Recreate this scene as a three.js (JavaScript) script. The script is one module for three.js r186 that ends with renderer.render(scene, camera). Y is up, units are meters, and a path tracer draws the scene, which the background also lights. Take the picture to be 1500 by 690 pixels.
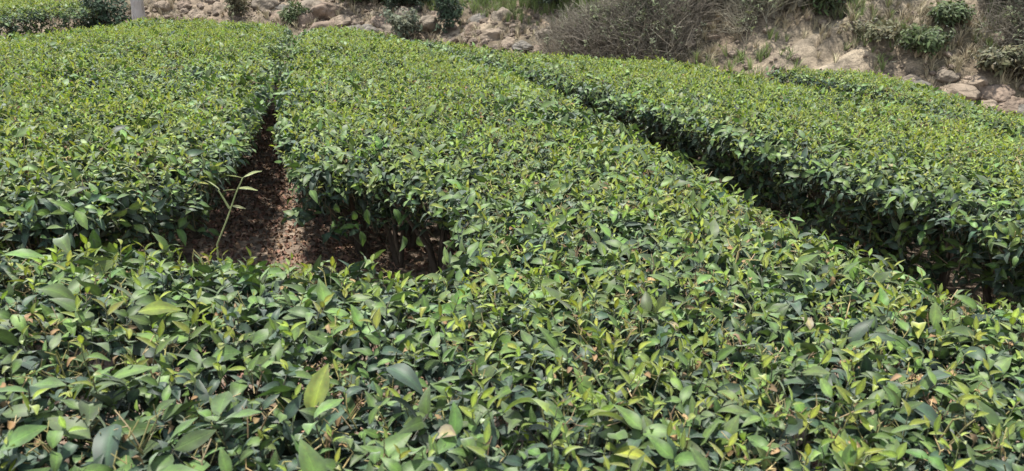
import * as THREE from 'three';
import { mergeGeometries, mergeVertices } from 'three/addons/utils/BufferGeometryUtils.js';

// ---------------------------------------------------------------- camera, sky, sun, exposure
const scene = new THREE.Scene();
const camera = new THREE.PerspectiveCamera(35.09, 1024 / 471, 0.05, 400);
camera.position.set(0, 1.25, 0);
camera.rotation.set(THREE.MathUtils.degToRad(-20), 0, 0);
camera.focus = 2.6;
camera.userData.fStop = 9;

function makeSky() {                                   // hazy bright daylight: pale at the horizon, blue overhead
  const w = 256, h = 128, data = new Float32Array(w * h * 4);
  for (let j = 0; j < h; j++) {
    const el = Math.max(0, (j + 0.5) / h * 180 - 90) / 90, k = Math.pow(1 - el, 2.2), i0 = j * w * 4;
    for (let i = 0; i < w; i++) {
      data[i0 + i * 4] = 0.40 + 0.32 * k; data[i0 + i * 4 + 1] = 0.47 + 0.28 * k; data[i0 + i * 4 + 2] = 0.59 + 0.19 * k; data[i0 + i * 4 + 3] = 1;
    }
  }
  const t = new THREE.DataTexture(data, w, h, THREE.RGBAFormat, THREE.FloatType);
  t.mapping = THREE.EquirectangularReflectionMapping; t.magFilter = THREE.LinearFilter; t.needsUpdate = true;
  return t;
}
scene.background = makeSky();
scene.environment = scene.background;

const sun = new THREE.DirectionalLight(new THREE.Color(1, 0.95, 0.86), 4.0);
sun.position.set(-2.4, 14, -5.6);
sun.target.position.set(0, 0, -4);
sun.castShadow = true;
sun.shadow.radius = 5;
sun.shadow.mapSize.set(2048, 2048);
Object.assign(sun.shadow.camera, { left: -12, right: 12, top: 12, bottom: -12, near: 1, far: 40 });
scene.add(sun, sun.target);

const renderer = new THREE.WebGLRenderer();
renderer.toneMapping = THREE.LinearToneMapping;
renderer.toneMappingExposure = 2.25;
renderer.shadowMap.enabled = true;

// ---------------------------------------------------------------- helpers
function mulberry(a) {
  return () => { a |= 0; a = a + 0x6D2B79F5 | 0; let t = Math.imul(a ^ a >>> 15, 1 | a); t = t + Math.imul(t ^ t >>> 7, 61 | t) ^ t; return ((t ^ t >>> 14) >>> 0) / 4294967296; };
}
const hash = (i, j, s) => { let h = Math.imul(i, 374761393) + Math.imul(j, 668265263) + Math.imul(s, 2147483647 - 77) | 0; h = Math.imul(h ^ h >>> 13, 1274126177); return ((h ^ h >>> 16) >>> 0) / 4294967296; };
function noise(x, y, s = 0) {                           // smooth value noise, -1 .. 1
  const i = Math.floor(x), j = Math.floor(y), u = x - i, v = y - j, a = u * u * (3 - 2 * u), b = v * v * (3 - 2 * v);
  const p = hash(i, j, s), q = hash(i + 1, j, s), r = hash(i, j + 1, s), t = hash(i + 1, j + 1, s);
  return 2 * (p + (q - p) * a + (r - p) * b + (p - q - r + t) * a * b) - 1;
}
const fbm = (x, y, s = 0, n = 4) => { let f = 0, a = 0.5, k = 1; for (let o = 0; o < n; o++) { f += a * noise(x * k, y * k, s + o); a *= 0.5; k *= 2.03; } return f; };
const clamp = (x, a = 0, b = 1) => Math.min(b, Math.max(a, x));
const smooth = (a, b, x) => { const t = clamp((x - a) / (b - a)); return t * t * (3 - 2 * t); };
function table(t, pts) {
  if (t <= pts[0][0]) return pts[0][1];
  for (let i = 1; i < pts.length; i++) if (t <= pts[i][0]) { const [x0, y0] = pts[i - 1], [x1, y1] = pts[i]; return y0 + (y1 - y0) * (t - x0) / (x1 - x0); }
  return pts[pts.length - 1][1];
}
const taken = {};
const numbered = (name) => { const n = taken[name] = (taken[name] ?? -1) + 1; return n ? `${name}_${String(n).padStart(3, '0')}` : name; };
function thing(name, label, category, [x, y, z], group) {
  const g = new THREE.Group(); g.name = numbered(name); g.position.set(x, y, z); g.userData = { label, category };
  if (group) g.userData.group = group;
  scene.add(g); return g;
}
function mesh(name, geo, mat, parent, kind) {
  const m = new THREE.Mesh(geo, mat); m.name = name; m.castShadow = m.receiveShadow = true;
  if (kind) m.userData.kind = kind;
  parent.add(m); return m;
}
class Copies {                                          // collects placements, then becomes one InstancedMesh
  constructor(geo, mat) { this.geo = geo; this.mat = mat; this.m = []; this.c = []; }
  add(matrix, color) { this.m.push(matrix.clone()); this.c.push(color.clone()); }
  build(name, parent, kind = 'stuff') {
    if (!this.m.length) return null;
    const im = new THREE.InstancedMesh(this.geo, this.mat, this.m.length); im.name = name; im.userData.kind = kind;
    this.m.forEach((m, i) => { im.setMatrixAt(i, m); im.setColorAt(i, this.c[i]); });
    im.castShadow = im.receiveShadow = true; parent.add(im); return im;
  }
}
const V = (x, y, z) => new THREE.Vector3(x, y, z), UP = V(0, 1, 0);
const M4 = new THREE.Matrix4(), Q1 = new THREE.Quaternion(), Q2 = new THREE.Quaternion();
function pose(p, lean, turn, s) {                       // local +y turned to lean, after a spin about it
  Q1.setFromUnitVectors(UP, lean.clone().normalize()); Q2.setFromAxisAngle(UP, turn); Q1.multiply(Q2);
  return new THREE.Matrix4().compose(p, Q1, V(s, s, s));
}
function leafPose(p, az, el, roll, s) {                 // local +z runs out along azimuth az at elevation el, +y is the upper face
  const q = new THREE.Quaternion().setFromEuler(new THREE.Euler(-el, az, roll, 'YXZ'));
  return new THREE.Matrix4().compose(p, q, V(s, s, s));
}
function tinted(geo, r, g, b) {
  const n = geo.attributes.position.count, c = new Float32Array(n * 3);
  for (let i = 0; i < n; i++) { c[i * 3] = r; c[i * 3 + 1] = g; c[i * 3 + 2] = b; }
  geo.setAttribute('color', new THREE.BufferAttribute(c, 3)); return geo;
}
function tube(pts, r0, r1, sides = 5) {                 // tapered tube through points, closed at the tip
  const P = [], N = [], U = [], I = [], n = pts.length;
  for (let i = 0; i < n; i++) {
    const d = pts[Math.min(n - 1, i + 1)].clone().sub(pts[Math.max(0, i - 1)]).normalize();
    const a = V(0.31, 0.17, 0.93).cross(d).normalize(), b = d.clone().cross(a), r = r0 + (r1 - r0) * i / (n - 1);
    for (let k = 0; k <= sides; k++) {
      const t = k / sides * 2 * Math.PI, nx = a.clone().multiplyScalar(Math.cos(t)).addScaledVector(b, Math.sin(t));
      P.push(pts[i].x + nx.x * r, pts[i].y + nx.y * r, pts[i].z + nx.z * r); N.push(nx.x, nx.y, nx.z); U.push(k / sides, i / (n - 1));
    }
  }
  for (let i = 0; i < n - 1; i++) for (let k = 0; k < sides; k++) { const a = i * (sides + 1) + k, b = a + sides + 1; I.push(a, a + 1, b, a + 1, b + 1, b); }
  const tip = P.length / 3, e = pts[n - 1]; P.push(e.x, e.y, e.z); const d = e.clone().sub(pts[n - 2]).normalize(); N.push(d.x, d.y, d.z); U.push(0.5, 1);
  for (let k = 0; k < sides; k++) I.push((n - 1) * (sides + 1) + k, (n - 1) * (sides + 1) + k + 1, tip);
  const g = new THREE.BufferGeometry();
  g.setAttribute('position', new THREE.Float32BufferAttribute(P, 3)); g.setAttribute('normal', new THREE.Float32BufferAttribute(N, 3)); g.setAttribute('uv', new THREE.Float32BufferAttribute(U, 2)); g.setIndex(I);
  return g;
}
function leafShape({ L = 0.06, W = 0.025, fold = 0.25, curl = 0.2, wave = 0.15, twist = 0, cut = 1, rows = 6, half = 1, color = [1, 1, 1], rib = 1.3, widest = 0.8 }, rnd) {
  const P = [], U = [], C = [], I = [], cols = half * 2 + 1, ph = rnd() * 6.28, ph2 = rnd() * 6.28;
  for (let i = 0; i <= rows; i++) {
    const t = i / rows * cut, prof = Math.pow(Math.sin(Math.PI * Math.pow(Math.max(0.0001, t), widest)), 0.85);
    const w = Math.max(0.0008, W * 0.5 * prof * (1 - 0.25 * smooth(0.75, 1, t)));
    const tw = twist * t;
    for (let k = 0; k < cols; k++) {
      const s = (k - half) / half, e = Math.abs(s);
      let x = s * w, y = fold * e * w + wave * w * e * Math.sin((s > 0 ? ph : ph2) + t * 8);
      const cx = x * Math.cos(tw) - y * Math.sin(tw), cy = x * Math.sin(tw) + y * Math.cos(tw);
      const ang = curl * 2 * t;
      P.push(cx, cy - L * t * Math.sin(ang / 2), L * t * Math.cos(ang / 2));
      U.push((s + 1) / 2, t);
      const f = e < 0.01 ? rib : 1 - 0.08 * e; C.push(color[0] * f, color[1] * f, color[2] * (e < 0.01 ? 1.05 : 1));
    }
  }
  for (let i = 0; i < rows; i++) for (let k = 0; k < cols - 1; k++) { const a = i * cols + k, b = a + cols; I.push(a, b, a + 1, a + 1, b, b + 1); }
  const g = new THREE.BufferGeometry();
  g.setAttribute('position', new THREE.Float32BufferAttribute(P, 3)); g.setAttribute('uv', new THREE.Float32BufferAttribute(U, 2)); g.setAttribute('color', new THREE.Float32BufferAttribute(C, 3)); g.setIndex(I);
  g.computeVertexNormals(); return g;
}

// ---------------------------------------------------------------- lie of the land
const canopyPlane = (x, z) => 0.69 - 0.05 * x - 0.02 * (-z - 1) - 0.02 * Math.max(0, x - 1) ** 2;
const canopy = (x, z) => canopyPlane(x, z) + 0.045 * fbm(x * 0.9, z * 0.9, 11, 3) + 0.014 * noise(x * 4.2, z * 4.2, 17);
const BANK_FOOT = [[-8, 9.6], [-3, 9.6], [-1, 9.0], [0.5, 8.3], [2, 7.6], [3.5, 6.9], [5, 6.3], [8, 5.6], [14, 4.4]];
const BANK_SLOPE = [[-6, 0.42], [-1, 0.40], [0.6, 0.42], [2, 0.62], [4, 0.72], [8, 0.72]];
const soilPlane = (x, z) => { const xx = clamp(x, -14, 9), zz = clamp(z, -14, 6); return canopyPlane(Math.min(xx, 6), zz) - 0.50; };
function ridges(x, z) {                                   // two spurs of pale subsoil running down across the steep bank
  const p = (z + 8.1 + 0.226 * (x - 4.15)) * 0.975 + 0.05 * noise(x * 3, z * 3, 51), on = smooth(2.2, 2.7, x) * smooth(5.0, 4.3, x);
  return [on * Math.exp(-((p / 0.11) ** 2)), on * Math.exp(-(((p - 0.36) / 0.12) ** 2))];
}
function land(x, z) {
  const s = -z - table(x, BANK_FOOT); let h = soilPlane(x, z) + 0.03 * fbm(x * 1.7, z * 1.7, 5, 3);
  if (s > -1) {
    const w = 0.3, up = s > w ? s : s > -w ? (s + w) ** 2 / (4 * w) : 0, ss = Math.max(0, s), far = Math.min(up, 14) + 0.25 * Math.max(0, Math.min(up, 40) - 14);
    h += table(x, BANK_SLOPE) * far + 0.02 * Math.min(ss, 14) + 0.02 * Math.max(0, x - 1) ** 2 * Math.min(1, ss);
    const on = smooth(0, 0.6, s), right = smooth(0.8, 2.6, x);
    // rills run down to the left on the steep bank; rubble lumps on the low one
    const u = (z + 0.23 * x) * 5.2, v = x * 0.9;
    const [ra, rb] = ridges(x, z); h += on * right * 0.09 * (ra + 0.8 * rb);
    h += on * right * (0.20 * (0.5 - Math.abs(fbm(u, v, 31, 3))) + 0.06 * fbm(x * 4, z * 4, 37, 5));
    h += on * (1 - right) * (0.09 * fbm(x * 2.6, z * 2.6, 41, 4) + 0.05 * (0.5 - Math.abs(noise(x * 4, z * 4, 45))));
    h += on * 0.5 * fbm(x * 0.12, z * 0.12, 47, 3) * smooth(4, 12, s);
  }
  return h;
}

// ---------------------------------------------------------------- materials
function noiseTexture(size, paint, srgb = true) {
  const d = new Uint8Array(size * size * 4);
  for (let j = 0; j < size; j++) for (let i = 0; i < size; i++) { const c = paint(i / size, j / size); for (let k = 0; k < 3; k++) d[(j * size + i) * 4 + k] = clamp(c[k], 0, 1) * 255; d[(j * size + i) * 4 + 3] = 255; }
  const t = new THREE.DataTexture(d, size, size); t.magFilter = THREE.LinearFilter; t.wrapS = t.wrapT = THREE.RepeatWrapping; if (srgb) t.colorSpace = THREE.SRGBColorSpace; t.needsUpdate = true; return t;
}
const loop = (f, u, v) => {                              // blends a noise field so that it tiles
  const a = smooth(0, 1, u), b = smooth(0, 1, v);
  return f(u, v) * (1 - a) * (1 - b) + f(u - 1, v) * a * (1 - b) + f(u, v - 1) * (1 - a) * b + f(u - 1, v - 1) * a * b;
};
const crumbs = noiseTexture(512, (u, v) => {
  const f = loop((x, y) => 1.3 * fbm(x * 14, y * 14, 61, 5) + 0.5 * noise(x * 140, y * 140, 66), u, v);
  const g = 0.72 + 0.34 * f; return [g, g * 0.985, g * 0.96];
});
const crumbBump = noiseTexture(512, (u, v) => { const f = 0.5 + 0.55 * loop((x, y) => fbm(x * 18, y * 18, 71, 6), u, v); return [f, f, f]; }, false);
const veins = noiseTexture(128, (u, v) => {
  const e = Math.abs(u - 0.5) * 2, side = Math.abs(((v * 7 - e * 0.9) % 1 + 1) % 1 - 0.5) * 2;
  const f = 0.55 - 0.45 * Math.exp(-e * e * 260) - 0.25 * Math.pow(side, 10) * (1 - e) + 0.08 * noise(u * 40, v * 60, 3); return [f, f, f];
}, false);
const blade = noiseTexture(256, (u, v) => {              // leaf pigment: paler rib and veins, mottling, dull specks
  const e = Math.abs(u - 0.5) * 2, side = Math.abs(((v * 7 - e * 0.9) % 1 + 1) % 1 - 0.5) * 2, mott = fbm(u * 5 + 3, v * 9, 401, 4), spot = smooth(0.55, 0.75, noise(u * 17, v * 31, 409));
  const f = 0.86 + 0.20 * mott + 0.10 * Math.exp(-e * e * 300) + 0.05 * Math.pow(side, 12) * (1 - e), w = smooth(0.25, 0.5, fbm(u * 3 + 9, v * 5, 417, 3));
  return [f * (1 + 0.10 * spot + 0.06 * w), f * (1 - 0.05 * spot + 0.02 * w), f * (1 - 0.12 * spot + 0.02 * w)];
});
const leafMat = (through, coat, coatRough, bump) => {
  const m = new THREE.MeshPhysicalMaterial({ vertexColors: true, roughness: 1, transmission: through, thickness: 0, clearcoat: coat, clearcoatRoughness: coatRough, side: THREE.DoubleSide, ior: 1.45 });
  if (bump) { m.bumpMap = veins; m.bumpScale = bump; m.map = blade; }
  return m;
};
const MAT = {
  mature: leafMat(0.2, 0.7, 0.5, 0.0007), young: leafMat(0.45, 0.15, 0.5, 0.0005), weed: leafMat(0.35, 0.1, 0.5),
  stalk: new THREE.MeshStandardMaterial({ vertexColors: true, roughness: 0.8 }),
  wood: new THREE.MeshStandardMaterial({ color: new THREE.Color(0.085, 0.068, 0.052), roughness: 0.95, bumpMap: crumbBump, bumpScale: 0.004 }),
  soil: new THREE.MeshStandardMaterial({ vertexColors: true, roughness: 1, map: crumbs, bumpMap: crumbBump, bumpScale: 0.03 }),
  stone: new THREE.MeshStandardMaterial({ vertexColors: true, roughness: 0.95, bumpMap: crumbBump, bumpScale: 0.025 }),
  dry: new THREE.MeshStandardMaterial({ vertexColors: true, roughness: 0.95, side: THREE.DoubleSide }),
};

// ---------------------------------------------------------------- ground and hillside
function sheet(name, nx, nv, at, tint) {
  const P = [], U = [], C = [], I = [];
  for (let j = 0; j < nv.length; j++) for (let i = 0; i < nx.length; i++) {
    const [x, z] = at(nx[i], nv[j]), y = land(x, z); P.push(x, y, z); U.push(x * 0.8, z * 0.8 - y * 0.6); C.push(...tint(x, z));
  }
  const w = nx.length;
  for (let j = 0; j < nv.length - 1; j++) for (let i = 0; i < w - 1; i++) { const a = j * w + i, b = a + w; I.push(a, a + 1, b, a + 1, b + 1, b); }
  const g = new THREE.BufferGeometry();
  g.setAttribute('position', new THREE.Float32BufferAttribute(P, 3)); g.setAttribute('uv', new THREE.Float32BufferAttribute(U, 2)); g.setAttribute('color', new THREE.Float32BufferAttribute(C, 3)); g.setIndex(I); g.computeVertexNormals();
  const m = mesh(name, g, MAT.soil, scene, 'structure'); return m;
}
const range = (a, b, n) => Array.from({ length: n + 1 }, (_, i) => a + (b - a) * i / n);
const xs = [...range(-60, -8, 20), ...range(-7.9, 7.9, 400), ...range(8, 60, 20)];
const mix3 = (a, b, t) => a.map((v, i) => v + (b[i] - v) * t);
sheet('ground', xs, [...range(0, 0.2, 14), ...range(0.21, 1, 110)], (x, v) => { const foot = table(x, BANK_FOOT) - 0.6; return [x, v < 0.205 ? 45 - v / 0.205 * 44 : 1 - (v - 0.205) / 0.795 * (foot + 1)]; },
  (x, z) => mix3([0.25, 0.19, 0.15], [0.37, 0.295, 0.235], clamp(0.5 + 1.1 * fbm(x * 3, z * 3, 81, 4))));
function bankTint(x, z) {
  const f = fbm(x * 1.1, z * 1.1, 91, 4), g = fbm(x * 3.5, z * 3.5, 95, 4), right = smooth(0.8, 2.4, x), s = -z - table(x, BANK_FOOT);
  let c = mix3([0.28, 0.225, 0.165], [0.40, 0.335, 0.255], clamp(0.5 + g));
  c = mix3(c, [0.27, 0.195, 0.15], clamp(0.7 * (1 - right) * (0.4 + f)));
  c = mix3(c, [0.16, 0.14, 0.09], clamp(smooth(0.02, 0.3, f + 0.3 * g) * 0.8));
  const [ra, rb] = ridges(x, z); c = mix3(c, [0.43, 0.37, 0.29], clamp((ra + rb) * (0.55 + g)));
  return mix3(c, [0.13, 0.15, 0.06], smooth(2.2, 4, s + f * 2) * 0.8);
}
sheet('hillside', xs, [...range(-0.6, 3.6, 130), ...range(3.7, 9, 30), ...range(9.5, 90, 24)], (x, v) => [x, -(table(x, BANK_FOOT) + v)], bankTint);

// ---------------------------------------------------------------- tea sprigs
const rs = mulberry(4021);
const rr = (a, b, r = rs) => a + (b - a) * r();
const DARK = [0.033, 0.076, 0.040], MID = [0.083, 0.160, 0.026], FRESH = [0.195, 0.280, 0.028], YELLOW = [0.32, 0.37, 0.035], BROWN = [0.18, 0.12, 0.065], STRAW = [0.40, 0.33, 0.18];
const vary = (c, k, r = rs) => { const f = 1 + (r() - 0.5) * k; return [c[0] * f * (1 + (r() - 0.5) * 0.2), c[1] * f, c[2] * f * (1 + (r() - 0.5) * 0.2)]; };
function matureSprig() {
  const parts = [], h = rr(0.06, 0.09);
  parts.push(tinted(tube([V(0, -0.05, 0), V(rr(-0.005, 0.005), h * 0.5, rr(-0.005, 0.005)), V(0, h, 0)], 0.0022, 0.0012, 4), 0.12, 0.11, 0.05));
  let az = rr(0, 6.28);
  for (let k = 0; k < 6; k++) {
    az += 2.3 + rr(-0.3, 0.3); const t = k / 5, L = rr(0.044, 0.07), c = vary(k < 4 ? DARK : MID, 0.6);
    const g = leafShape({ L, W: L * rr(0.36, 0.46), fold: rr(0.1, 0.45), curl: rr(0.1, 1.2), wave: rr(0.05, 0.35), twist: rr(-0.8, 0.8), cut: rs() < 0.15 ? rr(0.5, 0.8) : 1, color: c }, rs);
    g.applyMatrix4(leafPose(V(0, h * (0.25 + 0.75 * t), 0), az, rr(-0.3, 0.95) + t * 0.2, rr(-0.8, 0.8), 1)); parts.push(g);
  }
  return mergeGeometries(parts);
}
function youngShoot() {
  const parts = [], h = rr(0.04, 0.07);
  parts.push(tinted(tube([V(0, -0.03, 0), V(rr(-0.004, 0.004), h * 0.6, rr(-0.004, 0.004)), V(0, h, 0)], 0.0016, 0.001, 4), 0.2, 0.24, 0.07));
  let az = rr(0, 6.28); const n = rs() < 0.5 ? 3 : 4;
  for (let k = 0; k < n; k++) {
    az += 2.4 + rr(-0.4, 0.4); const t = k / (n - 1), L = rr(0.036, 0.052) * (1 - 0.35 * t);
    const g = leafShape({ L, W: L * rr(0.34, 0.42), fold: rr(0.3, 0.7), curl: rr(-0.05, 0.5), wave: rr(0, 0.2), color: vary(mix3(k < 1 ? MID : FRESH, YELLOW, t * 0.6), 0.4), widest: 0.85 }, rs);
    g.applyMatrix4(leafPose(V(0, h * (0.4 + 0.6 * t), 0), az, rr(0.15, 0.85) + t * 0.5, rr(-0.5, 0.5), 1)); parts.push(g);
  }
  return mergeGeometries(parts);
}
function cutStalk() {
  const parts = [];
  for (let k = 0; k < 3; k++) {                           // bent, forking remains of plucked shoots
    const x = rr(-0.02, 0.02), z = rr(-0.02, 0.02), h = rr(0.012, 0.045), c = vary(rs() < 0.4 ? STRAW : rs() < 0.5 ? BROWN : [0.26, 0.25, 0.10], 0.5), m = V(x * 1.4 + rr(-0.01, 0.01), h * 0.5, z * 1.4 + rr(-0.01, 0.01));
    parts.push(tinted(tube([V(x * 0.6, -0.03, z * 0.6), m, V(m.x + rr(-0.022, 0.022), h, m.z + rr(-0.022, 0.022))], 0.0017, 0.0009, 4), ...c));
    parts.push(tinted(tube([m, V(m.x + rr(-0.02, 0.02), m.y + rr(0.003, 0.018), m.z + rr(-0.02, 0.02))], 0.0012, 0.0007, 4), ...c));
  }
  for (let k = 0; k < 1; k++) {
    const g = leafShape({ L: rr(0.02, 0.034), W: 0.012, fold: 0.8, curl: 0.7, wave: 0.4, cut: rr(0.5, 0.9), color: vary(BROWN, 0.5), rows: 4 }, rs);
    g.applyMatrix4(leafPose(V(rr(-0.01, 0.01), rr(0.005, 0.03), rr(-0.01, 0.01)), rr(0, 6.28), rr(-0.3, 0.8), rr(-1, 1), 1)); parts.push(g);
  }
  return mergeGeometries(parts);
}
const MATURE = Array.from({ length: 6 }, matureSprig), YOUNG = Array.from({ length: 6 }, youngShoot), STALKS = Array.from({ length: 7 }, cutStalk);
// single leaves, shared by all the leaves that are parts of their own
const leafKinds = (n, kind) => Array.from({ length: n }, () => { const L = rr(0.055, 0.072); return leafShape({ L, W: L * rr(0.37, 0.46), fold: rr(0.15, 0.5), curl: rr(0.3, 1.15), wave: rr(0.05, 0.25), twist: rr(-0.5, 0.5), half: 2, rows: 6, color: vary(kind, 0.3) }, rs); });
const LEAF = { dark: leafKinds(8, DARK), mid: leafKinds(8, MID), fresh: leafKinds(6, FRESH), yellow: leafKinds(4, YELLOW), tan: leafKinds(2, [0.30, 0.25, 0.13]) };
const SHOOT_STEM = Array.from({ length: 4 }, () => tinted(tube([V(0, -0.06, 0), V(rr(-0.006, 0.006), 0.01, rr(-0.006, 0.006)), V(rr(-0.01, 0.01), 0.055, rr(-0.01, 0.01))], 0.0024, 0.0013, 5), 0.17, 0.17, 0.06));

function polyDistance(poly, x, z) {                      // distance inside a bed (negative outside) and the outward direction
  let inside = false, best = 1e9, nx = 0, nz = 0;
  for (let i = 0, j = poly.length - 1; i < poly.length; j = i++) {
    const [xi, zi] = poly[i], [xj, zj] = poly[j];
    if ((zi > z) !== (zj > z) && x < (xj - xi) * (z - zi) / (zj - zi) + xi) inside = !inside;
    const dx = xj - xi, dz = zj - zi, t = clamp(((x - xi) * dx + (z - zi) * dz) / (dx * dx + dz * dz)), px = xi + dx * t - x, pz = zi + dz * t - z, d = px * px + pz * pz;
    if (d < best) { best = d; nx = px; nz = pz; }
  }
  best = Math.sqrt(best) || 1e-6; const s = inside ? 1 : -1;
  return [s * best, s * nx / best, s * nz / best];
}
const youth = (x, z) => clamp(0.56 + 0.95 * fbm(x * 1.6, z * 1.6, 101, 3) + 0.20 * smooth(1.3, 3, -z) + 0.18 * smooth(0.1, 0.9, x) - 0.2 * smooth(0.2, -0.2, x) * smooth(-1.7, -1.1, z), 0.08, 0.95);
const inReach = (x, z) => -z > 0.15 && Math.abs(x) < -z * 0.74 + 1.3;

function teaHedge(poly, label, { seed, leaves, stems, lift = 0, skirt = 0, hang = 0.35, thick = 190 }) {
  const R = mulberry(seed), r = (a, b) => a + (b - a) * R();
  const xsP = poly.map((p) => p[0]), zsP = poly.map((p) => p[1]), x0 = Math.min(...xsP), x1 = Math.max(...xsP), z0 = Math.min(...zsP), z1 = Math.max(...zsP);
  const ox = (x0 + x1) / 2, oz = (z0 + z1) / 2, O = V(ox, soilPlane(ox, oz), oz);
  const H = thing('tea_hedge', label, 'tea hedge', O.toArray(), 'clipped tea hedges');
  const local = (x, y, z) => V(x - O.x, y - O.y, z - O.z);
  const top = (x, z, sd) => canopy(x, z) + lift - 0.07 * Math.exp(-Math.max(0, sd) / 0.06);
  const mature = MATURE.map((g) => new Copies(g, MAT.mature)), young = YOUNG.map((g) => new Copies(g, MAT.young)), stalks = STALKS.map((g) => new Copies(g, MAT.stalk));
  const pick = (a) => a[Math.floor(R() * a.length)], tint = new THREE.Color();
  const fill = (step, f) => {
    for (let z = z0; z < z1; z += step) for (let x = x0; x < x1; x += step) {
      const px = x + r(-0.6, 0.6) * step, pz = z + r(-0.6, 0.6) * step; if (!inReach(px, pz)) continue;
      const [sd, nx, nz] = polyDistance(poly, px, pz); if (sd > 0) f(px, pz, sd, nx, nz);
    }
  };
  const leanAt = (sd, nx, nz, k) => { const e = Math.exp(-sd / 0.06) * 0.9; return V(nx * e + r(-k, k), 1, nz * e + r(-k, k)); };
  fill(0.032, (x, z, sd, nx, nz) => {                    // the plucking table: two layers of old leaves
    const low = R() < 0.5 && sd > 0.1, y = top(x, z, sd) - (low ? r(0.065, sd < 0.4 ? 0.09 : 0.15) : r(0.04, 0.065)), b = r(0.55, 1.35), c = youth(x, z);
    tint.setRGB(b * (0.85 + 0.5 * c * R()), b * (0.92 + 0.25 * c * R()), b * r(0.8, 1.15));
    pick(mature).add(pose(local(x, y, z), leanAt(sd, nx, nz, 0.6), r(0, 6.28), low ? r(0.75, 1.05) : r(0.42, 0.78) * (1 - 0.2 * smooth(-1.8, -3.4, z))), tint);
  });
  fill(0.031, (x, z, sd, nx, nz) => {                    // the flush
    if (R() > youth(x, z) * 1.15) return;
    const b = r(0.75, 1.25); tint.setRGB(b * r(0.8, 1.15), b, b * r(0.8, 1.2));
    pick(young).add(pose(local(x, top(x, z, sd) - r(0.015, 0.045), z), leanAt(sd, nx, nz, 0.4), r(0, 6.28), r(0.42, 0.85)), tint);
  });
  fill(0.033, (x, z, sd, nx, nz) => {                    // small side shoots pushing through, thickest in the rows last plucked
    if (R() > 0.30 * smooth(-3.2, -1.4, z) + 0.22) return;
    const b = r(0.7, 1.2); tint.setRGB(b * r(0.75, 1.1), b, b * r(0.8, 1.3));
    pick(R() < 0.6 ? young : mature).add(pose(local(x, top(x, z, sd) - r(0.035, 0.07), z), leanAt(sd, nx, nz, 0.5), r(0, 6.28), r(0.36, 0.6)), tint);
  });
  fill(0.05, (x, z, sd, nx, nz) => {                     // stalks left by the plucking
    if (R() > 0.30 + 0.5 * smooth(-2.1, -1.2, z) + 0.9 * fbm(x * 3.1, z * 3.1, 131, 2)) return;
    const b = r(0.7, 1.1); tint.setRGB(b, b * r(0.9, 1), b * r(0.8, 1));
    pick(stalks).add(pose(local(x, top(x, z, sd) - r(0.005, 0.04), z), leanAt(sd, nx, nz, 0.8), r(0, 6.28), r(0.5, 0.9)), tint);
  });
  for (let i = 0; i < poly.length; i++) {                // the flanks: sprigs that turn out and hang
    const [ax, az] = poly[i], [bx, bz] = poly[(i + 1) % poly.length], len = Math.hypot(bx - ax, bz - az), n = Math.ceil(len * (skirt ? 120 : thick));
    for (let k = 0; k < n; k++) {
      const t = R(), px = ax + (bx - ax) * t, pz = az + (bz - az) * t; if (!inReach(px, pz)) continue;
      const ex = (bz - az) / len, ez = -(bx - ax) / len, drop = R() * (skirt || hang * Math.sqrt(R())), inset = r(0, 0.05) + drop * (skirt ? r(0.25, 0.8) : r(0.4, 1.3));
      const sgn = polyDistance(poly, px + ex * 0.01, pz + ez * 0.01)[0] > 0 ? -1 : 1, x = px - ex * sgn * inset, z = pz - ez * sgn * inset, b = r(0.75, 1.25);
      tint.setRGB(b * r(0.85, 1.2), b, b * r(0.8, 1.15));
      pick(mature).add(pose(local(x, canopy(x, z) + lift - 0.06 - drop, z), V(ex * sgn * r(0.1, 0.6) + r(-0.4, 0.4), r(0.2, 0.8), ez * sgn * r(0.1, 0.6) + r(-0.4, 0.4)), r(0, 6.28), r(0.55, 0.9)), tint);
    }
  }
  // single leaves in view, on shoots of their own
  let count = 0;
  const one = (kind, x, y, z, az, el, roll, s) => { const m = mesh('leaf', pick(LEAF[kind]), kind === 'dark' || kind === 'tan' ? MAT.mature : MAT.young, H); m.applyMatrix4(leafPose(local(x, y, z), az, el, roll, s)); count++; };
  for (const a of leaves.placed ?? []) one(...a);
  let guard = 0;
  while (count < leaves.n && guard++ < 4000) {
    const [x, z] = leaves.where(r), [sd, nx, nz] = polyDistance(poly, x, z); if (sd < 0.01) continue;
    const y = top(x, z, sd), c = youth(x, z), s = r(0.5, 0.85), lean = leanAt(sd, nx, nz, 0.2), out = Math.atan2(nx, nz), n = 3 + Math.floor(R() * 3), isYoung = R() < c * 0.75;
    const st = mesh('stem', pick(SHOOT_STEM), MAT.stalk, H); st.applyMatrix4(pose(local(x, y - 0.04, z), lean, r(0, 6.28), s));
    let az = r(0, 6.28);
    for (let k = 0; k < n && count < leaves.n; k++) {
      az += 2.4 + r(-0.3, 0.3); const t = k / Math.max(1, n - 1), edge = sd < 0.06 && R() < 0.6;
      const kind = isYoung ? (t > 0.6 && R() < 0.5 ? 'yellow' : R() < 0.65 ? 'fresh' : 'mid') : R() < 0.03 ? 'tan' : t > 0.7 && R() < 0.5 ? 'mid' : 'dark';
      one(kind, x + lean.x * 0.03 * t, y - 0.03 + 0.045 * t * s, z + lean.z * 0.03 * t, edge ? out + r(-0.8, 0.8) : az, edge ? r(-0.9, 0.1) : r(-0.2, 0.95) + t * 0.25, r(-0.75, 0.75), s * (isYoung ? 0.8 : 1) * (1 - 0.25 * t));
    }
  }
  mature.forEach((c) => c.build('old_leaves', H)); young.forEach((c) => c.build('young_shoots', H)); stalks.forEach((c) => c.build('cut_stalks', H));
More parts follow.
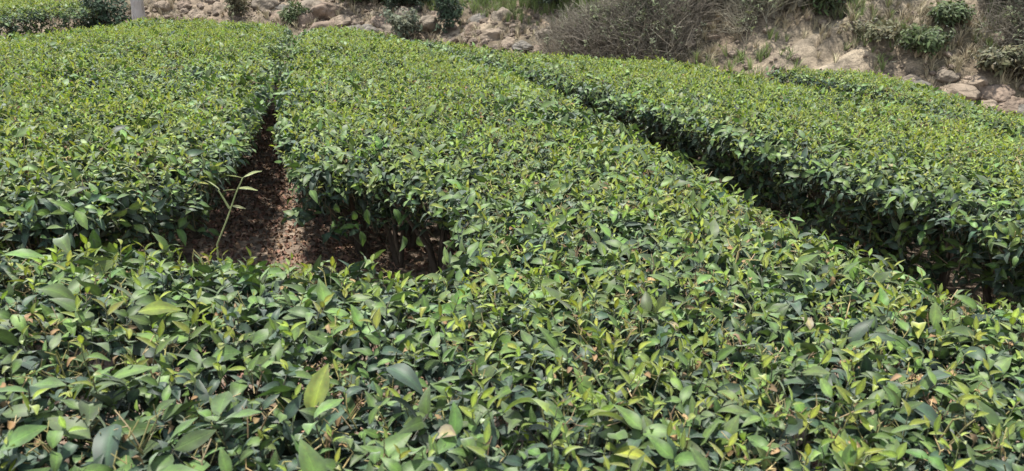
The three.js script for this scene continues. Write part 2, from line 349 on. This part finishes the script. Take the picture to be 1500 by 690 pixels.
  // woody frame under the canopy
  for (const [x, z] of stems(r, poly)) {
    const y0 = land(x, z) - 0.02, y1 = canopy(x, z) - 0.10, parts = [];
    for (let k = 0; k < 5; k++) {
      const a = r(0, 6.28), d = r(0.06, 0.2), pts = [V(0, 0, 0), V(Math.cos(a) * d * 0.25 + r(-0.01, 0.01), (y1 - y0) * 0.4, Math.sin(a) * d * 0.25), V(Math.cos(a) * d * 0.7, (y1 - y0) * 0.75, Math.sin(a) * d * 0.7), V(Math.cos(a) * d, y1 - y0 - r(0, 0.03), Math.sin(a) * d)];
      parts.push(tube(pts, r(0.008, 0.014), 0.003, 6));
    }
    mesh('stem', mergeGeometries(parts), MAT.wood, H).position.copy(local(x, y0, z));
  }
  return H;
}

// beds, as outlines on the ground (x, z)
const CENTRE = [[-2.4, -0.30], [-2.4, -1.40], [-1.04, -1.41], [-0.75, -1.47], [-0.49, -1.47], [-0.26, -1.43], [-0.15, -1.44], [-0.10, -1.56], [-0.09, -1.80], [-0.18, -2.08], [-0.39, -2.24], [-0.55, -2.32], [-0.64, -2.26], [-0.84, -2.66], [-1.24, -4.08], [-1.76, -6.19], [-2.08, -8.1], [-1.5, -8.1], [-1.05, -7.2], [-0.90, -6.71], [0.08, -4.74], [0.34, -3.50], [0.60, -2.70], [0.71, -2.12], [0.78, -1.74], [0.86, -1.54], [0.94, -1.42], [1.03, -1.33], [1.35, -0.95], [1.6, -0.30]];
const LEFT = [[-2.6, -1.55], [-1.30, -1.60], [-1.13, -1.68], [-1.0, -1.84], [-0.94, -2.05], [-0.93, -2.35], [-1.03, -2.85], [-1.26, -3.78], [-1.68, -5.55], [-2.22, -7.7], [-2.32, -7.97], [-3.72, -7.69], [-3.60, -6.29], [-3.58, -5.48], [-3.85, -4.2], [-4.2, -3.0]];
const FAR_LEFT = [[-4.55, -5.6], [-4.62, -6.3], [-4.66, -7.35], [-4.60, -8.6], [-5.0, -9.6], [-7.5, -9.2], [-7.2, -6.4], [-5.4, -5.0]];
const RIGHT = [[-0.94, -7.05], [-0.84, -6.80], [0.30, -4.84], [0.63, -3.72], [0.89, -3.08], [1.06, -2.76], [1.18, -2.46], [1.33, -2.26], [1.42, -1.98], [1.48, -1.74], [1.8, -1.15], [2.7, -1.6], [2.62, -3.0], [2.47, -3.75], [2.31, -4.38], [1.96, -4.64], [1.64, -5.20], [1.35, -6.0], [0.27, -6.1]];
const STRIP = [[2.02, -5.98], [2.30, -5.30], [2.39, -4.58], [2.52, -3.80], [2.72, -3.0], [3.6, -2.2], [3.3, -3.9], [3.02, -4.4], [3.0, -5.0], [3.05, -6.0], [2.5, -6.15]];

const box = (x0, x1, z0, z1) => (r) => [r(x0, x1), r(z0, z1)];
const scatter = (n, xa, xb, za, zb) => (r, poly) => { const out = []; let g = 0; while (out.length < n && g++ < 3000) { const x = r(xa, xb), z = r(za, zb), sd = polyDistance(poly, x, z)[0]; if (sd > 0.22 && sd < 0.8 && out.every(([p, q]) => Math.hypot(p - x, q - z) > 0.2)) out.push([x, z]); } return out; };
const along = (line, w) => (r) => { const i = Math.floor(r(0, line.length - 1)), t = r(0, 1), [ax, az] = line[i], [bx, bz] = line[i + 1], d = r(0, 1) ** 2 * w, len = Math.hypot(bx - ax, bz - az); return [ax + (bx - ax) * t - (bz - az) / len * d, az + (bz - az) * t + (bx - ax) / len * d]; };
const h = (x, z, up) => canopy(x, z) + up - 0.025;
const HERO = [                                           // the larger single leaves of the front rows
  ['fresh', 0.045, h(0.045, -0.80, 0.05), -0.82, 3.7, 0.3, 0.5, 1.25], ['fresh', 0.18, h(0.18, -0.97, 0.02), -0.97, 2.6, 0.6, 0.2, 1.1], ['fresh', -0.27, h(-0.27, -0.87, 0.02), -0.86, 2.9, 0.9, 0.2, 1.1],
  ['fresh', 0.10, h(0.10, -0.84, 0.04), -0.84, 2.0, 0.05, -0.5, 1.15], ['yellow', 0.13, h(0.13, -0.80, 0.01), -0.80, 1.2, 0.5, 0.2, 0.9], ['dark', -0.50, h(-0.50, -0.77, 0.03), -0.80, 0.2, 0.1, 0.1, 1.3], ['tan', -0.07, h(-0.07, -0.78, 0.03), -0.79, 4.3, 0.1, -0.3, 1.0],
  ['fresh', -0.60, h(-0.60, -1.08, 0.04), -1.08, 1.7, 0.25, 0.3, 1.1], ['yellow', 0.43, h(0.43, -0.79, 0.0), -0.79, 3.2, 1.1, 0.1, 1.0], ['fresh', 0.42, h(0.42, -1.21, 0.04), -1.21, 4.0, 0.3, 0.2, 1.0], ['fresh', 0.12, h(0.12, -1.15, 0.03), -1.15, 1.5, 0.2, -0.6, 1.15], ['fresh', 0.03, h(0.03, -1.19, 0.04), -1.19, 4.4, 0.4, 0.3, 1.05],
  ['mid', -0.88, h(-0.88, -1.36, 0.05), -1.36, 0.6, 0.5, 0.2, 1.2], ['mid', -0.80, h(-0.80, -1.15, 0.03), -1.15, 1.5, 0.15, 0.1, 1.2], ['dark', -0.19, h(-0.19, -0.99, 0.03), -0.99, 1.0, 0.2, 0.1, 1.2], ['dark', 0.68, h(0.68, -1.01, 0.03), -1.01, 4.8, 0.15, 0.1, 1.25], ['dark', 0.55, h(0.55, -0.90, 0.03), -0.90, 1.1, 0.1, 0.1, 1.2], ['yellow', 0.73, h(0.73, -1.20, 0.03), -1.20, 5.6, 0.6, 0.3, 0.9], ['tan', 0.50, h(0.50, -1.12, 0.04), -1.12, 3.1, 1.1, 0.1, 0.6], ['tan', 0.28, h(0.28, -1.13, 0.04), -1.13, 3.4, 1.0, 0.3, 0.6],
];
// pale leaves that hang under the rim of the hollow
for (const [x, dy, z, az, el] of [[-0.56, -0.13, -2.26, 0.2, -1.1], [-0.50, -0.15, -2.24, 0.5, -1.2], [-0.45, -0.13, -2.20, 0.1, -1.3], [-0.36, -0.11, -2.16, 0.8, -0.5], [-0.28, -0.17, -2.10, -0.2, -1.1], [-0.33, -0.18, -2.12, 2.6, -0.9], [-0.16, -0.08, -2.00, 0.1, 0.9], [-0.24, -0.06, -2.06, 1.4, 0.1], [-0.20, -0.16, -2.02, 0.9, 0.3], [-0.62, -0.07, -2.20, 0.6, -0.3], [-0.48, -0.21, -2.22, 0.9, -1.2]])
  HERO.push([R0() < 0.8 ? 'mid' : 'fresh', x, canopy(x, z) + dy, z, az, el, 0.2, 0.75]);
function R0() { return rs(); }

teaHedge(CENTRE, 'clipped tea hedge filling the foreground and running back between the two dark gaps', { seed: 11, leaves: { n: 300, placed: HERO, where: (r) => (r(0, 1) < 0.82 ? [r(-0.75, 0.85), r(-1.25, -0.62)] : along([[-0.13, -1.40], [-0.09, -1.80], [-0.39, -2.16], [-0.66, -2.16]], -0.08)(r)) }, stems: scatter(34, -1.1, 0.9, -3.6, -1.2) });
teaHedge(LEFT, 'clipped tea hedge on the far side of the bare soil gap, behind the weed stalk', { seed: 23, hang: 0.42, thick: 260, leaves: { n: 300, where: (r) => [r(-1.8, -0.9), r(-2.6, -1.6)] }, stems: scatter(26, -2.2, -0.8, -4.2, -1.5) });
teaHedge(RIGHT, 'wide clipped tea hedge overhanging the long black gap, below the eroded bank', { seed: 37, hang: 0.46, thick: 420, leaves: { n: 300, where: along([[0.50, -3.76], [0.79, -3.08], [1.02, -2.76], [1.18, -2.46], [1.33, -2.26], [1.42, -1.98], [1.48, -1.74], [1.8, -1.15]], -0.3) }, stems: scatter(30, 0.3, 2, -4.2, -1.2) });
teaHedge(STRIP, 'narrow strip of tea hedge at the foot of the eroded bank', { seed: 41, lift: 0.03, skirt: 0.3, leaves: { n: 120, where: along([[1.93, -5.78], [2.21, -5.06], [2.38, -4.48], [2.52, -3.82]], -0.3) }, stems: scatter(6, 1.9, 2.8, -5.6, -3.6) });
teaHedge(FAR_LEFT, 'distant tea hedge beside the pale stone post', { seed: 53, lift: 0.04, skirt: 0.36, leaves: { n: 120, where: along([[-4.55, -5.6], [-4.62, -6.3], [-4.66, -7.35], [-4.60, -8.6]], 0.5) }, stems: scatter(6, -5, -4, -8, -5.5) });

// ---------------------------------------------------------------- the weed in the gap
{
  const bx = -0.66, bz = -1.60, by = land(bx, bz), W = thing('weed_stalk', 'thin pale weed stalk with few narrow leaves rising from the bare soil gap', 'weed', [bx, by, bz]), at = (x, y, z = 0) => V(x - bx, y - by, z);
  const green = [0.25, 0.28, 0.12];
  const stem = mesh('stem', tinted(tube([V(-0.03, -0.02, 0), V(-0.03, 0.2, 0.005), at(-0.677, 0.646), at(-0.645, 0.709), at(-0.620, 0.765), at(-0.597, 0.805, 0.004)], 0.0022, 0.0015, 7), ...green), MAT.stalk, W);
  mesh('side_branch', tinted(tube([at(-0.638, 0.733), at(-0.645, 0.755, 0.004), at(-0.654, 0.778, 0.008)], 0.0026, 0.0014, 6), ...green), MAT.stalk, W);
  for (const [x, y, az, el, L, c] of [[-0.597, 0.805, 1.4, 0.45, 0.048, green], [-0.598, 0.803, 4.9, 0.35, 0.035, [0.3, 0.34, 0.14]], [-0.654, 0.776, 4.4, 0.65, 0.04, green], [-0.613, 0.780, 1.5, 0.0, 0.045, green], [-0.618, 0.776, 4.7, 0.05, 0.028, green], [-0.632, 0.738, 1.3, 0.0, 0.035, [0.3, 0.3, 0.14]]])
    mesh('leaf', leafShape({ L, W: L * 0.24, fold: 0.4, curl: 0.12, color: c, rows: 6, half: 2 }, rs), MAT.weed, W).applyMatrix4(leafPose(at(x, y), az, el, 0.4, 1));
}
// ---------------------------------------------------------------- litter on the bare soil
const holder = (name, label, category) => { const g = new THREE.Group(); g.name = name; g.userData = { label, category, kind: 'stuff' }; scene.add(g); return g; };
{
  const r = mulberry(77), litter = [0, 1, 2].map(() => new Copies(leafShape({ L: 0.045, W: 0.019, fold: 0.6, curl: 0.9, wave: 0.6, twist: 0.8, color: [1, 1, 1], rib: 1.1 }, r), MAT.dry)), c = new THREE.Color();
  const g = holder('leaf_litter', 'dry brown leaf litter over the bare soil between hedges, added in the right-hand gap to stand in for shade', 'leaf litter');
  for (let i = 0; i < 15000; i++) {
    const z = -1.2 - r() * 4.6, x = -0.9 + (z + 2.4) * 0.29 + (r() + r() - 1) * 0.95 + (z > -2.9 ? r() * 0.5 : 0), b = 0.5 + r() * 0.8; c.setRGB(0.22 * b, (0.12 + r() * 0.03) * b, 0.09 * b);
    litter[i % 3].add(leafPose(V(x, land(x, z) + 0.004 + r() * 0.008, z), r() * 6.28, (r() - 0.5) * 0.6, (r() - 0.5) * 1.2, 0.35 + r() * 0.55), c);
  }
  for (let i = 0; i < 5000; i++) {                       // more added along the right-hand gap, darkening its floor in place of shade
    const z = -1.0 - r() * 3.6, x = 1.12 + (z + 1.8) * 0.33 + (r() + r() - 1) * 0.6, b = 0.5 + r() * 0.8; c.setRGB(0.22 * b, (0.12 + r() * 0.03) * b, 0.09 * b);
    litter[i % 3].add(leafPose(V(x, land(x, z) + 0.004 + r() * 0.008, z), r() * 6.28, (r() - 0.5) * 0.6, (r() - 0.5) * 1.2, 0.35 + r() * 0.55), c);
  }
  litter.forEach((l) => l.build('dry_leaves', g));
}

// ---------------------------------------------------------------- rubble, stones
function stoneShape(seed, flat) {
  const r = mulberry(seed), g = (() => { const i = new THREE.IcosahedronGeometry(1, 7); i.deleteAttribute('normal'); i.deleteAttribute('uv'); return mergeVertices(i); })(), p = g.attributes.position, col = [], uv = [], v = V(), cuts = Array.from({ length: 9 }, () => [V(r() - 0.5, r() - 0.5, r() - 0.5).normalize(), 0.62 + r() * 0.28]);
  for (let i = 0; i < p.count; i++) {
    v.fromBufferAttribute(p, i);
    for (const [n, d] of cuts) { const k = v.dot(n); if (k > d) v.addScaledVector(n, (d - k) * 0.9); }
    v.multiplyScalar(1 + 0.26 * fbm(v.x * 2 + seed, v.y * 2 + v.z * 1.7, seed, 5)); v.y *= flat; p.setXYZ(i, v.x, v.y, v.z);
    const f = 1 + 0.6 * fbm(v.x * 4 + v.y * 1.3 + 7, v.z * 4 + v.y * 3, seed + 3, 5); col.push(f, f * 0.99, f * 0.97); const ax = Math.abs(v.x), ay = Math.abs(v.y) / flat, az = Math.abs(v.z); uv.push(...(ay > ax && ay > az ? [v.x * 0.3, v.z * 0.3] : ax > az ? [v.z * 0.3, v.y * 0.3] : [v.x * 0.3, v.y * 0.3]));
  }
  g.setAttribute('color', new THREE.Float32BufferAttribute(col, 3)); g.setAttribute('uv', new THREE.Float32BufferAttribute(uv, 2));
  g.computeVertexNormals(); return g;
}
const STONES = Array.from({ length: 8 }, (_, i) => stoneShape(200 + i * 13, 0.55 + 0.3 * hash(i, 2, 9)));
const STONE_TONES = [[0.165, 0.138, 0.108], [0.195, 0.155, 0.117], [0.125, 0.114, 0.10], [0.175, 0.133, 0.102]].map((c) => { const m = MAT.stone.clone(); m.color.setRGB(...c); return m; });
{
  const r = mulberry(91);
  const low = [[-3.42, -10.84, .2], [-3.05, -10.65, .26], [-2.81, -10.51, .24], [-2.51, -10.57, .22], [-2.80, -10.81, .2], [-2.28, -10.33, .16], [-2.11, -10.40, .14], [-1.86, -10.00, .2], [-1.71, -10.21, .17], [-1.55, -10.00, .16], [-1.36, -10.24, .22], [-1.11, -10.02, .24], [-0.99, -10.22, .15], [-1.75, -10.46, .16], [-1.29, -10.52, .14], [-0.44, -10.03, .17], [-0.52, -9.85, .14], [-0.25, -9.51, .16], [-0.13, -10.03, .17], [-0.04, -9.32, .15], [0.12, -9.12, .13], [0.32, -9.05, .15], [0.41, -9.29, .13], [0.56, -8.94, .16], [0.68, -9.03, .12], [-2.46, -10.32, .26], [-2.10, -10.09, .18], [-3.23, -10.82, .15], [-4.27, -10.54, .12], [-4.05, -10.72, .16], [-4.51, -10.71, .13], [-4.74, -10.58, .15]];
  const right = [[3.58, -7.29, .1], [3.88, -7.15, .15], [4.14, -7.18, .1], [4.18, -7.02, .16], [4.46, -6.96, .13], [4.61, -6.87, .12], [4.51, -6.86, .14], [4.32, -7.08, .12], [4.37, -6.87, .16], [4.66, -6.78, .15], [3.92, -6.99, .14], [3.67, -7.17, .1], [4.63, -7.34, .13], [3.83, -7.26, .08]];
  const mid = [[2.05, -8.60, .1], [2.16, -8.35, .08]];
  const put = ([x, z, s], label, group) => {
    const g = STONES[Math.floor(r() * 8)], tone = Math.floor(r() * 4), m = mesh(numbered('boulder'), g, STONE_TONES[tone], scene);
    m.userData = { label: `${s > 0.19 ? 'large' : s > 0.13 ? 'medium' : 'small'} ${['tan', 'sandy', 'grey', 'reddish tan'][tone]} ${label}`, category: 'boulder', group };
    m.position.set(x, land(x, z) + s * (r() * 0.35 - 0.3), z); m.rotation.set((r() - 0.5) * 0.6, r() * 6.28, (r() - 0.5) * 0.6); m.scale.set(s * (0.8 + r() * 0.5), s * (0.7 + r() * 0.4), s * (0.8 + r() * 0.3));
  };
  for (const a of low) put(a, 'boulder in the low rubble ridge behind the tea', 'boulders of the low rubble ridge');
  for (const a of right) put([a[0], a[1], a[2] * 1.15], 'boulder at the foot of the steep eroded bank', 'boulders at the foot of the bank');
  for (const a of mid) put(a, 'stone on the bare slope beside the grey brushwood', 'stones beside the brushwood');
  const clods = STONES.slice(0, 3).map((g) => new Copies(g, MAT.stone)), c = new THREE.Color(), holderG = holder('rubble', 'small tan stones and clods strewn over the rubble ridge and bank', 'rubble');
  for (let i = 0; i < 2600; i++) {
    const x = -5.2 + r() * 10.6, s = r() * (x > 1 ? 2.4 : 1.7) - 0.1, z = -(table(x, BANK_FOOT) + s + 0.15), k = 0.012 + 0.05 * Math.pow(r(), 3), b = 0.75 + r() * 0.5;
    if (x > 1 && r() < 0.45) continue;
    c.setRGB(0.24 * b, 0.19 * b, 0.15 * b); clods[i % 3].add(pose(V(x, land(x, z) + k * 0.2, z), V(r() - 0.5, 1, r() - 0.5), r() * 6.28, k), c);
  }
  clods.forEach((l) => l.build('loose_stones', holderG));
}
{ // pale stone post beside the far hedge
  const x = -4.02, z = -8.35, y = land(x, z), P = thing('stone_post', 'pale weathered stone post at the end of the distant hedge', 'post', [x, y, z]);
  const g = new THREE.CylinderGeometry(0.06, 0.08, 1.15, 9, 14), p = g.attributes.position, col = [];
  for (let i = 0; i < p.count; i++) { const a = p.getX(i), b = p.getY(i), c = p.getZ(i), f = 1 + 0.16 * fbm(b * 4 + a * 6, c * 8, 301, 3); p.setXYZ(i, a * f, b, c * f); const t = 0.9 + 0.3 * fbm(a * 14 + b * 5, c * 14 + b * 7, 307, 4); col.push(0.38 * t, 0.345 * t, 0.32 * t); }
  g.setAttribute('color', new THREE.Float32BufferAttribute(col, 3)); g.computeVertexNormals();
  mesh('shaft', g, MAT.stone, P).position.y = 0.5;
  const cap = STONES[2].clone(); mesh('cap', cap, STONE_TONES[1], P).position.set(0.01, 1.1, 0); P.children[1].scale.setScalar(0.085);
}

// ---------------------------------------------------------------- grass and brush on the bank
function tuftShape(n, H, spread, r) {
  const parts = [];
  for (let k = 0; k < n; k++) {
    const a = r() * 6.28, h0 = H * (0.5 + r() * 0.6), d = spread * (0.3 + r()), w = 0.0025 + r() * 0.0015, b = 0.75 + r() * 0.5, P = [], I = [0, 1, 2, 1, 3, 2, 2, 3, 4], ca = Math.cos(a), sa = Math.sin(a);
    const pt = (out, up, side) => P.push(ca * out - sa * side, up, sa * out + ca * side);
    pt(d * 0.1, 0, -w); pt(d * 0.1, 0, w); pt(d * 0.45, h0 * 0.6, -w * 0.7); pt(d * 0.45, h0 * 0.6, w * 0.7); pt(d * 1.1, h0 * (0.75 + r() * 0.3), 0);
    const g = new THREE.BufferGeometry(); g.setAttribute('position', new THREE.Float32BufferAttribute(P, 3)); g.setIndex(I); g.computeVertexNormals(); parts.push(tinted(g, b, b, b));
  }
  return mergeGeometries(parts);
}
const rt = mulberry(501);
const TUFTS = Array.from({ length: 4 }, () => tuftShape(14, 0.13, 0.07, rt)), LONG = Array.from({ length: 3 }, () => tuftShape(16, 0.3, 0.1, rt));
{
  const r = mulberry(505), c = new THREE.Color(), dry = TUFTS.map((g) => new Copies(g, MAT.dry)), green = TUFTS.map((g) => new Copies(g, MAT.weed));
  const gd = holder('dry_grass', 'straw-coloured dry grass growing in tufts on the eroded bank', 'dry grass'), gg = holder('green_grass', 'green grass and weeds on the slope above the rubble', 'grass');
  for (let i = 0; i < 26000; i++) {
    const x = -6.5 + r() * 14, s = r() * 4.2, z = -(table(x, BANK_FOOT) + s - 0.1), f = fbm(x * 1.1, z * 1.1, 91, 4) + 0.3 * fbm(x * 3.5, z * 3.5, 95, 4), right = smooth(0.8, 2.4, x), b = 0.7 + r() * 0.6, y = land(x, z);
    if (r() < right * smooth(-0.05, 0.3, f) * 0.6 + (1 - right) * 0.12) { c.setRGB(0.30 * b, 0.255 * b * (0.95 + r() * 0.1), 0.17 * b); dry[i % 4].add(pose(V(x, y, z), V((r() - 0.5) * 0.7, 1, (r() - 0.5) * 0.7), r() * 6.28, 0.6 + r() * 0.7), c); }
    const gmask = (1 - right) * smooth(1.25, 1.9, s + 0.5 * f + (x < -2.2 ? -0.6 : 0)) + right * 0.25 * smooth(0.15, 0.4, noise(x * 1.9, z * 1.9, 97)) + right * 0.5 * smooth(1.9, 2.6, s);
    if (r() < gmask) { c.setRGB(0.15 * b, 0.20 * b, 0.06 * b); green[i % 4].add(pose(V(x, y, z), V((r() - 0.5) * 0.6, 1, (r() - 0.5) * 0.6), r() * 6.28, 0.7 + r() * 0.8), c); }
  }
  dry.forEach((t) => t.build('dry_tufts', gd)); green.forEach((t) => t.build('green_tufts', gg));
}
function sprayShape(n, L, r) {                            // a spray of small leaves for shrubs
  const parts = [];
  for (let k = 0; k < n; k++) {
    const a = r() * 6.28, g = leafShape({ L: L * (0.7 + r() * 0.6), W: L * 0.42, fold: 0.3, curl: 0.4, wave: 0.1, rows: 3, color: vary([1, 1, 1], 0.4, r), rib: 1.1 }, r);
    g.applyMatrix4(leafPose(V((r() - 0.5) * 0.07, r() * 0.09, (r() - 0.5) * 0.07), a, r() * 1.1 - 0.2, (r() - 0.5) * 0.8, 1)); parts.push(g);
  }
  return mergeGeometries(parts);
}
const SPRAYS = Array.from({ length: 4 }, () => sprayShape(9, 0.045, rt));
function shrub([x, z], w, hgt, tone, label, seed, { dense = 260, lean = 0 } = {}) {
  const r = mulberry(seed), y = land(x, z), S = thing('shrub', label, 'shrub', [x, y, z]), c = new THREE.Color(), copies = SPRAYS.map((g) => new Copies(g, MAT.weed)), tips = [];
  for (let k = 0; k < 7; k++) {
    const a = k * 2.4 + r(), d = w * 0.5 * Math.sqrt((k + 0.5) / 7), e = V(Math.cos(a) * d + lean * hgt, hgt * (0.5 + r() * 0.5), Math.sin(a) * d * 0.8);
    mesh('stem', tube([V(0, -0.03, 0), V(e.x * 0.3 + (r() - 0.5) * 0.05, e.y * 0.45, e.z * 0.3), e], 0.012, 0.003, 5), MAT.wood, S); tips.push(e);
  }
  for (let i = 0; i < dense; i++) {
    const t = tips[i % 7], q = Math.pow(r(), 0.4), rad = 0.24 * w, p = V(t.x * q + (r() + r() - 1) * rad, Math.max(0.02, t.y * q * 0.95 + (r() + r() - 1) * 0.2 * hgt), t.z * q + (r() + r() - 1) * rad), b = 0.6 + r() * 0.8;
    c.setRGB(tone[0] * b * (0.85 + r() * 0.3), tone[1] * b, tone[2] * b); copies[i % 4].add(pose(p, V((r() - 0.5) * 1.6 + p.x / w, 0.6, (r() - 0.5) * 1.6 + p.z / w), r() * 6.28, 0.8 + r() * 0.7), c);
  }
  copies.forEach((k) => k.build('foliage', S)); return S;
}
const DEEP = [0.035, 0.065, 0.030], LEAFY = [0.070, 0.100, 0.030], OLIVE = [0.12, 0.115, 0.055], GREY = [0.13, 0.15, 0.09];
shrub([-1.47, -10.55], 1.15, 0.5, DEEP, 'dark green shrub along the top of the rubble ridge, the widest there', 601, { dense: 420 });
shrub([-0.83, -9.85], 0.3, 0.5, DEEP, 'dark narrow shrub hanging down between tan boulders', 602, { dense: 150 });
shrub([0.55, -10.0], 1.25, 0.6, DEEP, 'dark green shrub above the rubble, beside the grey brushwood', 603, { dense: 460 });
shrub([3.27, -8.14], 0.5, 0.42, LEAFY, 'green shrub rooted high on the bare eroded bank', 604, { dense: 200 });
shrub([3.98, -7.40], 0.40, 0.24, LEAFY, 'dark green shrub in the middle of the eroded bank', 605, { dense: 150 });
shrub([3.66, -7.65], 0.6, 0.12, OLIVE, 'low olive weeds beside the dark green shrub on the bank', 606, { dense: 90 });
shrub([4.28, -7.58], 0.3, 0.16, LEAFY, 'small green shrub uphill of the dark green shrub on the bank', 607, { dense: 150 });
shrub([4.85, -7.60], 0.7, 0.6, LEAFY, 'large leafy shrub at the top of the eroded bank above the boulders', 608, { dense: 380 });
shrub([-3.69, -10.42], 0.22, 0.36, OLIVE, 'small upright olive shrub on bare soil behind the tea', 609, { dense: 80 });
shrub([-2.92, -10.40], 0.25, 0.2, LEAFY, 'small green plant growing between two large tan boulders', 610, { dense: 80 });
shrub([-1.34, -9.70], 0.35, 0.3, GREY, 'small grey-green shrub in front of the rubble ridge', 611, { dense: 130 });
shrub([-2.06, -10.75], 0.8, 0.35, LEAFY, 'mid green shrub behind the rubble ridge', 612, { dense: 260 });
shrub([4.55, -7.10], 0.35, 0.16, OLIVE, 'olive scrub among the boulders at the foot of the bank', 613, { dense: 160 });
shrub([4.95, -6.95], 0.45, 0.2, OLIVE, 'scrub with yellowish leaves lowest on the right of the bank', 614, { dense: 200 });
shrub([-4.6, -8.75], 0.5, 0.7, DEEP, 'dark shrub beside the pale stone post behind the far hedge', 615, { dense: 220 });
shrub([2.35, -8.75], 0.7, 0.4, GREY, 'grey-green shrub on the crest beside the brushwood', 616, { dense: 220 });
function brushwood([x, z], w, hgt, seed, label, green) {
  const r = mulberry(seed), y = land(x, z), S = thing('brushwood', label, 'brushwood', [x, y, z], 'leafless brushwood'), c = new THREE.Color();
  const wand = () => {                                    // a few bent, forking twigs
    const parts = [];
    for (let k = 0; k < 4; k++) {
      const a = r() * 6.28, l = 0.12 + r() * 0.22, d = 0.04 + r() * 0.16, b = 0.55 + r() * 0.8, m = V(Math.cos(a) * d * 0.5 + (r() - 0.5) * 0.05, l * 0.55, Math.sin(a) * d * 0.5 + (r() - 0.5) * 0.05), e = V(Math.cos(a + 0.8) * d, l, Math.sin(a + 0.8) * d);
      parts.push(tinted(tube([V(0, 0, 0), m, e], 0.0032, 0.001, 4), b, b * 0.97, b * 0.93), tinted(tube([m, V(m.x + (r() - 0.5) * 0.14, m.y + 0.08 * r(), m.z + (r() - 0.5) * 0.14)], 0.002, 0.0008, 4), b, b * 0.97, b * 0.93));
    }
    return new Copies(mergeGeometries(parts), MAT.stalk);
  };
  const twigs = [wand(), wand(), wand(), wand(), wand()], leaves = SPRAYS.map((g) => new Copies(g, MAT.weed)), hubs = Array.from({ length: 11 }, () => { const a = r() * 6.28, d = w * 0.45 * Math.sqrt(r()); return [Math.cos(a) * d, Math.sin(a) * d * 0.6, hgt * (0.55 + r() * 0.45) * (1 - 0.5 * (d / w)), 0.16 + r() * 0.14, r()]; });
  for (const [hx, hz, hh] of hubs) mesh('stem', tube([V(hx * 0.9, land(x + hx, z + hz) - y - 0.05, hz), V(hx * 0.95 + (r() - 0.5) * 0.08, hh * 0.4, hz), V(hx + (r() - 0.5) * 0.25, hh * 0.85, hz + (r() - 0.5) * 0.15)], 0.01, 0.003, 5), MAT.wood, S);
  for (let i = 0; i < 1500 * w; i++) {
    const [hx, hz, hh, rad, tone] = hubs[i % 11], px = hx + (r() + r() - 1) * rad * 1.5, pz = hz + (r() + r() - 1) * rad, gy = land(x + px, z + pz) - y, up = hh * Math.pow(r(), 0.8) * 0.8, b = (0.6 + r() * 0.6) * (0.75 + 0.5 * tone);
    c.setRGB(0.24 * b, (0.21 + 0.02 * tone) * b, 0.175 * b); twigs[i % 5].add(pose(V(px, gy + up, pz), V((r() - 0.5) * 1.6 + (px - hx) * 1.5, 0.8, (r() - 0.5) * 1.2), r() * 6.28, 0.6 + r() * 0.7), c);
    if (r() < green * (tone > 0.45 ? 1.6 : 0.4)) { c.setRGB(0.14 * b, 0.17 * b, 0.075 * b); leaves[i % 4].add(pose(V(px, gy + up + 0.12, pz + 0.08), V(r() - 0.5, 1, r() - 0.5), r() * 6.28, 0.6 + r() * 0.5), c); }
  }
  twigs.forEach((t) => t.build('twigs', S)); leaves.forEach((t) => t.build('sparse_leaves', S));
}
brushwood([1.38, -8.45], 1.0, 0.85, 701, 'tall mound of grey-brown brushwood with few leaves at the foot of the bare slope', 0.45);
brushwood([0.86, -8.75], 0.5, 0.42, 702, 'small pale brushwood clump between the rubble and the taller mound', 0.04);
brushwood([1.9, -9.0], 1.1, 0.6, 703, 'brushwood mixed with green leaves, uphill of the tall grey mound', 0.5);
brushwood([2.9, -8.65], 1.3, 0.3, 704, 'low grey scrub along the upper edge of the bare slope', 0.3);
brushwood([5.1, -7.3], 0.7, 0.25, 705, 'low dry scrub above the boulders under the large leafy shrub', 0.3);

renderer.render(scene, camera);
